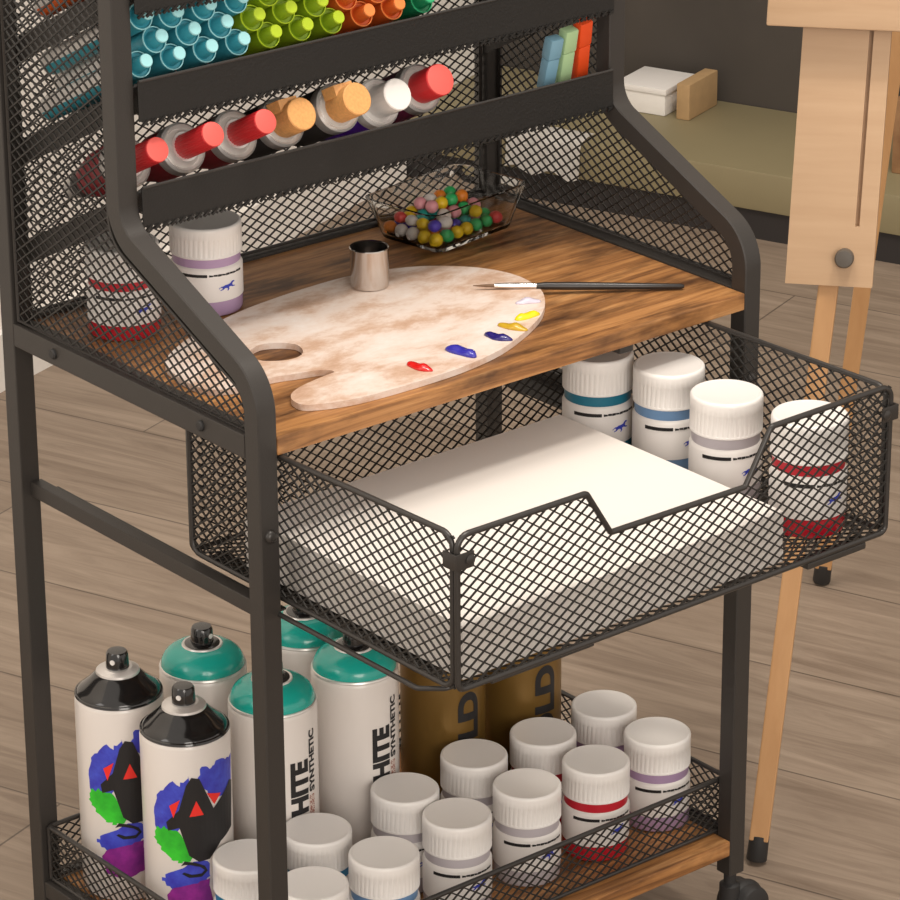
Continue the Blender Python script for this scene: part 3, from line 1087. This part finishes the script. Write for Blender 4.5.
def bl(name, prof, m):
    bm = bmesh.new()
    lathe(bm, [(r, t*ln) for r, t in prof], 16, (0, 0, 0), rq)
    obj(name, bm, m, br, smooth=50)


bl('bristles', [(0.0004, 0.0), (0.0012, 0.06), (0.0016, 0.13)], M['bristle'])
bl('ferrule', [(0.0018, 0.10), (0.0024, 0.16), (0.0025, 0.29), (0.0023, 0.30)], M['steel'])
bl('handle', [(0.0021, 0.285), (0.0031, 0.34), (0.0033, 0.50), (0.0027, 0.75), (0.0022, 0.985), (0.0013, 1.0)], M['handle'])

# ------------------------------------------------------------------ glass dish of beads
GD = Vector((0.398, 0.2700, ZS+0.0003))
rotg = Matrix.Rotation(math.radians(9), 3, 'Z')


def rrect(hx, hy, r, z, n=5):
    out = []
    for cx, cy, a0 in ((hx-r, hy-r, 0), (-hx+r, hy-r, 90), (-hx+r, -hy+r, 180), (hx-r, -hy+r, 270)):
        for k in range(n+1):
            a = math.radians(a0+90*k/n)
            out.append(Vector((cx+r*math.cos(a), cy+r*math.sin(a), z)))
    return out


bm = bmesh.new()
loops = [rrect(.0455, .0330, .008, 0.0), rrect(.0470, .0345, .009, .002), rrect(.0600, .0405, .011, .034), rrect(.0615, .0415, .012, .0365), rrect(.0585, .0385, .010, .0365),
         rrect(.0570, .0370, .0095, .033), rrect(.0448, .0322, .007, .0045), rrect(.043, .0305, .006, .0032)]
rings = [[bm.verts.new(rotg @ p) for p in lp] for lp in loops]
n = len(rings[0])
for a, b in zip(rings, rings[1:]):
    for i in range(n):
        bm.faces.new((a[i], a[(i+1) % n], b[(i+1) % n], b[i]))
bm.faces.new(list(reversed(rings[0])))
bm.faces.new(rings[-1])
tag(obj('glass_dish', bm, M['glass'], loc=GD, smooth=50), 'clear rectangular glass dish holding coloured beads at the back of the shelf', 'dish')
BC = {'yellow': (0.75, 0.50, 0.01), 'green': (0.03, 0.42, 0.12), 'blue': (0.07, 0.04, 0.42), 'red': (0.70, 0.06, 0.06), 'teal': (0.02, 0.32, 0.28), 'white': (0.72, 0.66, 0.62),
      'orange': (0.75, 0.22, 0.02), 'pink': (0.70, 0.30, 0.33)}
BM = {k: mat(k+'_bead', c, 0.4) for k, c in BC.items()}
bm = bmesh.new()
bmesh.ops.create_icosphere(bm, subdivisions=3, radius=0.0056)
bead0 = obj('bead', bm, BM['yellow'], smooth=180)
front_cols = ['yellow', 'green', 'yellow', 'yellow', 'green', 'green', 'red']
first = True
nb = 0
layers = [(7, 5, 0.0107, 0.0, 0.0), (6, 4, 0.0193, 0.0058, 0.005), (4, 2, 0.0275, 0.011, 0.009)]
SPX, SPY = 0.01235, 0.0125
for li, (nx, ny, zz, ox, oy) in enumerate(layers):
    for iy in range(ny):
        for ix in range(nx):
            if li == 1 and R.random() < 0.12:
                continue
            lx = (ix-(nx-1)/2)*SPX+R.uniform(-.0003, .0003)
            ly = (iy-(ny-1)/2)*SPY+R.uniform(-.0003, .0003)
            lx -= 0.004
            if li == 2:
                lx += 0.004
                ly += 0.006
            c = front_cols[ix % 7] if (iy == 0 and li == 0) else R.choice(list(BC))
            if li == 1 and iy == 0:
                c = ['blue', 'white', 'blue', 'blue', 'yellow', 'red'][ix]
            p = GD+rotg @ Vector((lx, ly, zz-0.0016 if li == 0 else zz-0.001))
            o = bead0 if first else bead0.copy()
            if not first:
                COL.objects.link(o)
            first = False
            o.location = p
            tag(o, 'round %s bead among the coloured beads in the glass dish' % c, 'bead', '%s beads in the glass dish' % c)
            recolor(o, BM[c])
            nb += 1

# ------------------------------------------------------------------ markers and tubes in the trays
TH_ = math.atan(TAN)
AXM = Matrix((Vector((1, 0, 0)), Vector((0, math.sin(TH_), math.cos(TH_))), Vector((0, -math.cos(TH_), math.sin(TH_))))).transposed()  # local z -> forward/up
RM = 0.0101
MC = {'teal': ((0.04, 0.30, 0.38), (0.36, 0.72, 0.76)), 'lime': ((0.23, 0.36, 0.012), (0.46, 0.62, 0.02)), 'orange': ((0.60, 0.10, 0.015), (0.90, 0.26, 0.06)), 'green': ((0.01, 0.20, 0.08), (0.03, 0.40, 0.17))}
MMAT = {k: (mat(k+'_marker_cap', a, 0.35), mat(k+'_marker_tip', b, 0.45)) for k, (a, b) in MC.items()}
M['marker_body'] = mat('white_marker_barrel', (0.70, 0.66, 0.62), 0.4)


def make_marker():
    t = thing('marker', 'marker', 'marker')
    t.rotation_euler = AXM.to_euler()
    bm = bmesh.new()
    lathe(bm, [(0.0085, -0.148), (RM-0.0004, -0.146), (RM-0.0003, -0.0435)], 20)
    obj('barrel', bm, M['marker_body'], t, smooth=40)
    bm = bmesh.new()
    lathe(bm, [(RM-0.0004, -0.0433), (RM, -0.043), (RM, -0.0105), (RM-0.0009, -0.0105), (RM-0.0011, -0.0125), (0.0066, -0.0128), (0.0064, -0.0120), (0.0053, -0.0005), (0.0048, 0)], 24)
    obj('cap', bm, MMAT['teal'][0], t, smooth=40)
    bm = bmesh.new()
    lathe(bm, [(0.0052, -0.0003), (0.0052, 0.0010), (0.0046, 0.0016)], 20)
    obj('cap_end', bm, MMAT['teal'][1], t, smooth=40)
    bm = bmesh.new()
    lathe(bm, [(RM-0.0002, -0.0108), (RM+0.0001, -0.0104), (RM-0.0002, -0.0099), (RM-0.0008, -0.0100), (RM-0.0009, -0.0106)], 24, cap0=False, cap1=False)
    obj('cap_rim', bm, MMAT['teal'][1], t, smooth=60)
    bm = bmesh.new()
    rws = []
    for k in range(11):
        a = math.radians(195+150*k/10)
        rws.append([bm.verts.new((RM*math.cos(a)*0.99, RM*math.sin(a)*0.99, z)) for z in (-0.144, -0.045)])
    for ra, rb in zip(rws, rws[1:]):
        bm.faces.new((ra[0], rb[0], rb[1], ra[1]))
    obj('stripe', bm, MMAT['teal'][0], t, smooth=40)
    return t


mk0 = make_marker()
mk_used = [False]


def place_marker(x, y, z, col, label, group):
    if not mk_used[0]:
        mk_used[0] = True
        o, parts = mk0, {}
        mk0.location = (x, y, z)
        mk0['label'], mk0['group'] = label, group
        for c in mk0.children:
            parts.setdefault(c.name.split('.')[0], []).append(c)
    else:
        o, parts = dup(mk0, (x, y, z), label, group)
    for nm, k in (('cap', 0), ('cap_end', 1), ('cap_rim', 1), ('stripe', 0)):
        for c in parts[nm]:
            recolor(c, MMAT[col][k])


YT = 0.166
rows = [(0.8215, 0.0300, 10, 'bottom'), (0.8375, 0.0446, 9, 'second'), (0.8538, 0.0300, 10, 'third')]
ORD = ['first', 'second', 'third', 'fourth', 'fifth']
for zt, xs, nn, rn in rows:
    cnt = {}
    for k in range(nn):
        x = xs+0.0296*k
        zk_ = zt
        if rn == 'third' and k == 0:
            x, zk_ = x+0.0030, zt+0.0032
        px_i = k+(0.5 if rn == 'second' else 0)
        col = 'teal' if px_i < 3.1 else ('lime' if px_i < 6.1 else ('orange' if px_i < 8.6 else 'green'))
        i = cnt[col] = cnt.get(col, 0)+1
        nm = {'teal': 'teal', 'lime': 'lime green', 'orange': 'orange', 'green': 'dark green'}[col]
        place_marker(x, YT, zk_, col, '%s capped marker, %s of its colour from the left in the %s tray row' % (nm, ORD[i-1], rn),
                     'capped markers stacked in the sloping tray')
# orange markers in the tray above, seen through the left mesh
for k in range(3):
    place_marker(0.030+0.0296*k, YT, 0.9025, 'orange', 'orange capped marker in the topmost tray near the left mesh, %s from the left' % ORD[k], 'capped markers in the topmost tray')


def make_tube(kind):
    """fat paint tube / bottle lying in a tray; local z points out of the tray"""
    rb = 0.0195
    t = thing('paint_bottle', 'bottle', 'paint bottle')
    t.rotation_euler = AXM.to_euler()
    L0 = -0.135
    cap_l = 0.040 if kind == 'red' else 0.024
    bm = bmesh.new()
    lathe(bm, [(0.0135, -0.100), (rb-0.0010, -0.080), (rb-0.0003, -cap_l-0.014)], 32)
    obj('bottle_body', bm, {'red': M['dark_red'], 'tan': M['tube_label'], 'violet': M['violet_tube'], 'plum': M['plum_tube']}[kind], t, smooth=40)
    bm = bmesh.new()
    lathe(bm, [(0.0112, -0.113), (0.0136, -0.0995)], 32)
    obj('label_band', bm, M['tube_label'], t, smooth=40)
    bm = bmesh.new()
    lathe(bm, [(0.0085, -0.128), (0.0110, -0.1135)], 32)
    obj('tail', bm, M['silver'], t, smooth=40)
    bm = bmesh.new()
    lathe(bm, [(rb-0.0003, -cap_l-0.014), (rb, -cap_l-0.0135), (rb, -cap_l-0.004), (rb-0.0018, -cap_l-0.0022), (0.0150, -cap_l-0.0055), (0.0115, -cap_l-0.001), (0.0115, -cap_l)], 36)
    obj('shoulder', bm, M['silver'] if kind != 'violet' else M['white'], t, smooth=40)
    bm = bmesh.new()
    rc = 0.0098 if kind == 'red' else 0.0128
    cm = {'red': M['red'], 'tan': M['tan_cap'], 'violet': M['white'], 'plum': M['red']}[kind]
    lathe(bm, [(rc, -cap_l-0.002), (rc, -cap_l+0.0), (rc, -0.0008), (rc-0.0008, 0)], 72, rfun=(lambda r, z, a: r-(0.0005 if kind == 'red' else 0.00015)*(0.5+0.5*math.cos(24*a))))
    c = obj('cap', bm, cm, t, smooth=40)
    if kind in ('red', 'plum'):
        bm = bmesh.new()
        lathe(bm, [(rc-0.0006, -0.0002), (rc-0.0006, 0.0004), (rc-0.0012, 0.0007)], 36)
        obj('cap_end', bm, M['coral_end'], c, smooth=40)
    if kind == 'tan':
        bm = bmesh.new()
        vs = [(-0.013, 0.006, -cap_l), (0.004, 0.006, -cap_l), (0.002, 0.006, -0.004), (-0.011, 0.006, -0.010)]
        A = [bm.verts.new(v) for v in vs]
        B_ = [bm.verts.new((v[0], v[1]+0.009, v[2])) for v in vs]
        bm.faces.new(A)
        bm.faces.new(B_)
        for i in range(4):
            bm.faces.new((A[i], A[(i+1) % 4], B_[(i+1) % 4], B_[i]))
        obj('cap_tab', bm, cm, c)
    return t


YB, ZB = 0.150, 0.7600
GB = 'paint bottles lying in the lower tray'
reds = make_tube('red')
reds.location = (0.0345, YB+0.012, ZB-0.006)
tag(reds, 'paint bottle with ribbed red cap, leftmost in the lower tray, against the post', 'paint bottle', GB)
dup(reds, (0.0765, YB, ZB), 'paint bottle with ribbed red cap, middle of the three red capped ones', GB)
dup(reds, (0.1250, YB, ZB), 'paint bottle with ribbed red cap, next to the tan capped bottles', GB)
tans = make_tube('tan')
tans.location = (0.1655, YB+0.008, ZB-0.004)
tag(tans, 'paint bottle with tan cap, directly right of the three red capped bottles', 'paint bottle', GB)
dup(tans, (0.2110, YB-0.002, ZB+0.001), 'paint bottle with tan cap, directly left of the white capped bottle', GB)
vio = make_tube('violet')
vio.location = (0.2600, YB+0.010, ZB-0.008)
tag(vio, 'violet paint bottle with white cap in the lower tray', 'paint bottle', GB)
plum = make_tube('plum')
plum.location = (0.2990, YB+0.006, ZB-0.003)
tag(plum, 'dark plum paint bottle with red cap, right of the violet one', 'paint bottle', GB)

# three chunky highlighters standing in the lower tray at its right end
HM = {'red orange': (0.85, 0.085, 0.015), 'pale green': (0.45, 0.66, 0.36), 'pale blue': (0.22, 0.42, 0.55)}
for k, (nm, x, ln_, tx) in enumerate((('red orange', 0.4655, 0.056, -0.14), ('pale green', 0.4470, 0.051, -0.06), ('pale blue', 0.4295, 0.046, 0.0))):
    t = thing('highlighter', '%s highlighter pen standing at the right end of the lower tray' % nm, 'highlighter pen', (x, 0.182, 0.7185), 'highlighters at the right end of the lower tray')
    t.rotation_euler = (0.25, tx, 0)
    hm = mat(nm.replace(' ', '_')+'_highlighter', HM[nm], 0.4)
    bm = bmesh.new()
    box(bm, (-0.0062, -0.0045, 0.0), (0.0062, 0.0045, ln_*0.6), 0.0015)
    obj('barrel', bm, hm, t, smooth=40)
    bm = bmesh.new()
    box(bm, (-0.0068, -0.0050, ln_*0.6), (0.0068, 0.0050, ln_), 0.0020)
    obj('cap', bm, hm, t, smooth=40)

# ------------------------------------------------------------------ easel
EO = Vector((0.70, 0.12, 0))
es = thing('easel', 'pale wooden painter easel standing on the floor behind the right side of the cart', 'easel', EO)


def epart(name, bm, m, parent=None, smooth=None, label=None):
    o = obj(name, bm, m, parent or es, origin=EO, smooth=smooth)
    if label:
        o['label'] = label
    return o


BL_ = Vector((0.6592, 0.1320, 0.5110))
hx = Vector((0.708, 0.0762, 0.5104))-BL_
pw = hx.length
hx.normalize()
uy_ = Vector((0.6862, 0.1465, 0.6609))-BL_
uy_ = (uy_-hx*uy_.dot(hx)*0.5).normalized()
nn_ = hx.cross(uy_).normalized()          # towards the viewer
if nn_.x > 0:
    nn_ = -nn_
PM = Matrix((hx, uy_, nn_)).transposed().to_4x4()
PM.translation = BL_


def pbox(bm, lo, hi, bev=0.0):
    box(bm, lo, hi, bev, PM)


sl0, sl1 = 0.0560, 0.0595
bm = bmesh.new()
pbox(bm, (0, 0, -0.014), (sl0, 0.50, 0.0))
pbox(bm, (sl1, 0, -0.014), (pw, 0.50, 0.0))
pbox(bm, (sl0, 0, -0.014), (sl1, 0.052, 0.0))
pbox(bm, (sl0, 0.052, -0.014), (sl1, 0.50, -0.008))
epart('mast_board', bm, M['easel'])
bm = bmesh.new()
lathe(bm, [(0.0075, 0), (0.0082, 0.001), (0.0082, 0.009), (0.0070, 0.011), (0.003, 0.0114)], 24, PM @ Vector((0.049, 0.0250, 0.0)), PM.to_3x3())
epart('clamp_knob', bm, mat('dark_grey_knob', (0.10, 0.085, 0.07), 0.5), smooth=40, label='dark grey round clamp knob')
bm = bmesh.new()
pbox(bm, (-0.0300, 0.2200, 0.001), (0.1300, 0.31, 0.020), 0.002)
epart('canvas_rest', bm, M['easel'], smooth=30)


def leg(name, f, t, w, d):
    """straight bar from floor point f to t with a rubber foot"""
    f, t = Vector(f), Vector(t)
    ax = (t-f).normalized()
    sx = (hx-ax*hx.dot(ax)).normalized()
    sy = ax.cross(sx)
    mt = Matrix((sx, sy, ax)).transposed().to_4x4()
    mt.translation = f
    L_ = (t-f).length
    bm = bmesh.new()
    box(bm, (-w/2, -d/2, 0.022), (w/2, d/2, L_), 0.0012, mt)
    o = epart(name, bm, M['easel_leg'])
    bm = bmesh.new()
    lathe(bm, [(0.0085, 0.003), (0.0092, 0.004), (0.0088, 0.026), (0.007, 0.0265)], 20, f, mt.to_3x3())
    epart('rubber_foot', bm, M['rubber'], o, 40, 'black rubber foot')


l1 = Vector((0.5846, 0.071, 0.0))
k1 = Vector((0.77*0.0768+0.761*0.2, -0.64*0.0768+0.648*0.2, 1.0))
leg('leg', l1, l1+k1*0.66, 0.017, 0.015)
l2 = Vector((1.0505, 0.4559, 0.0))
k2 = Vector((0.77*0.0984-0.761*0.2, -0.64*0.0984-0.648*0.2, 1.0))
leg('leg', l2, l2+k2*1.0, 0.017, 0.015)
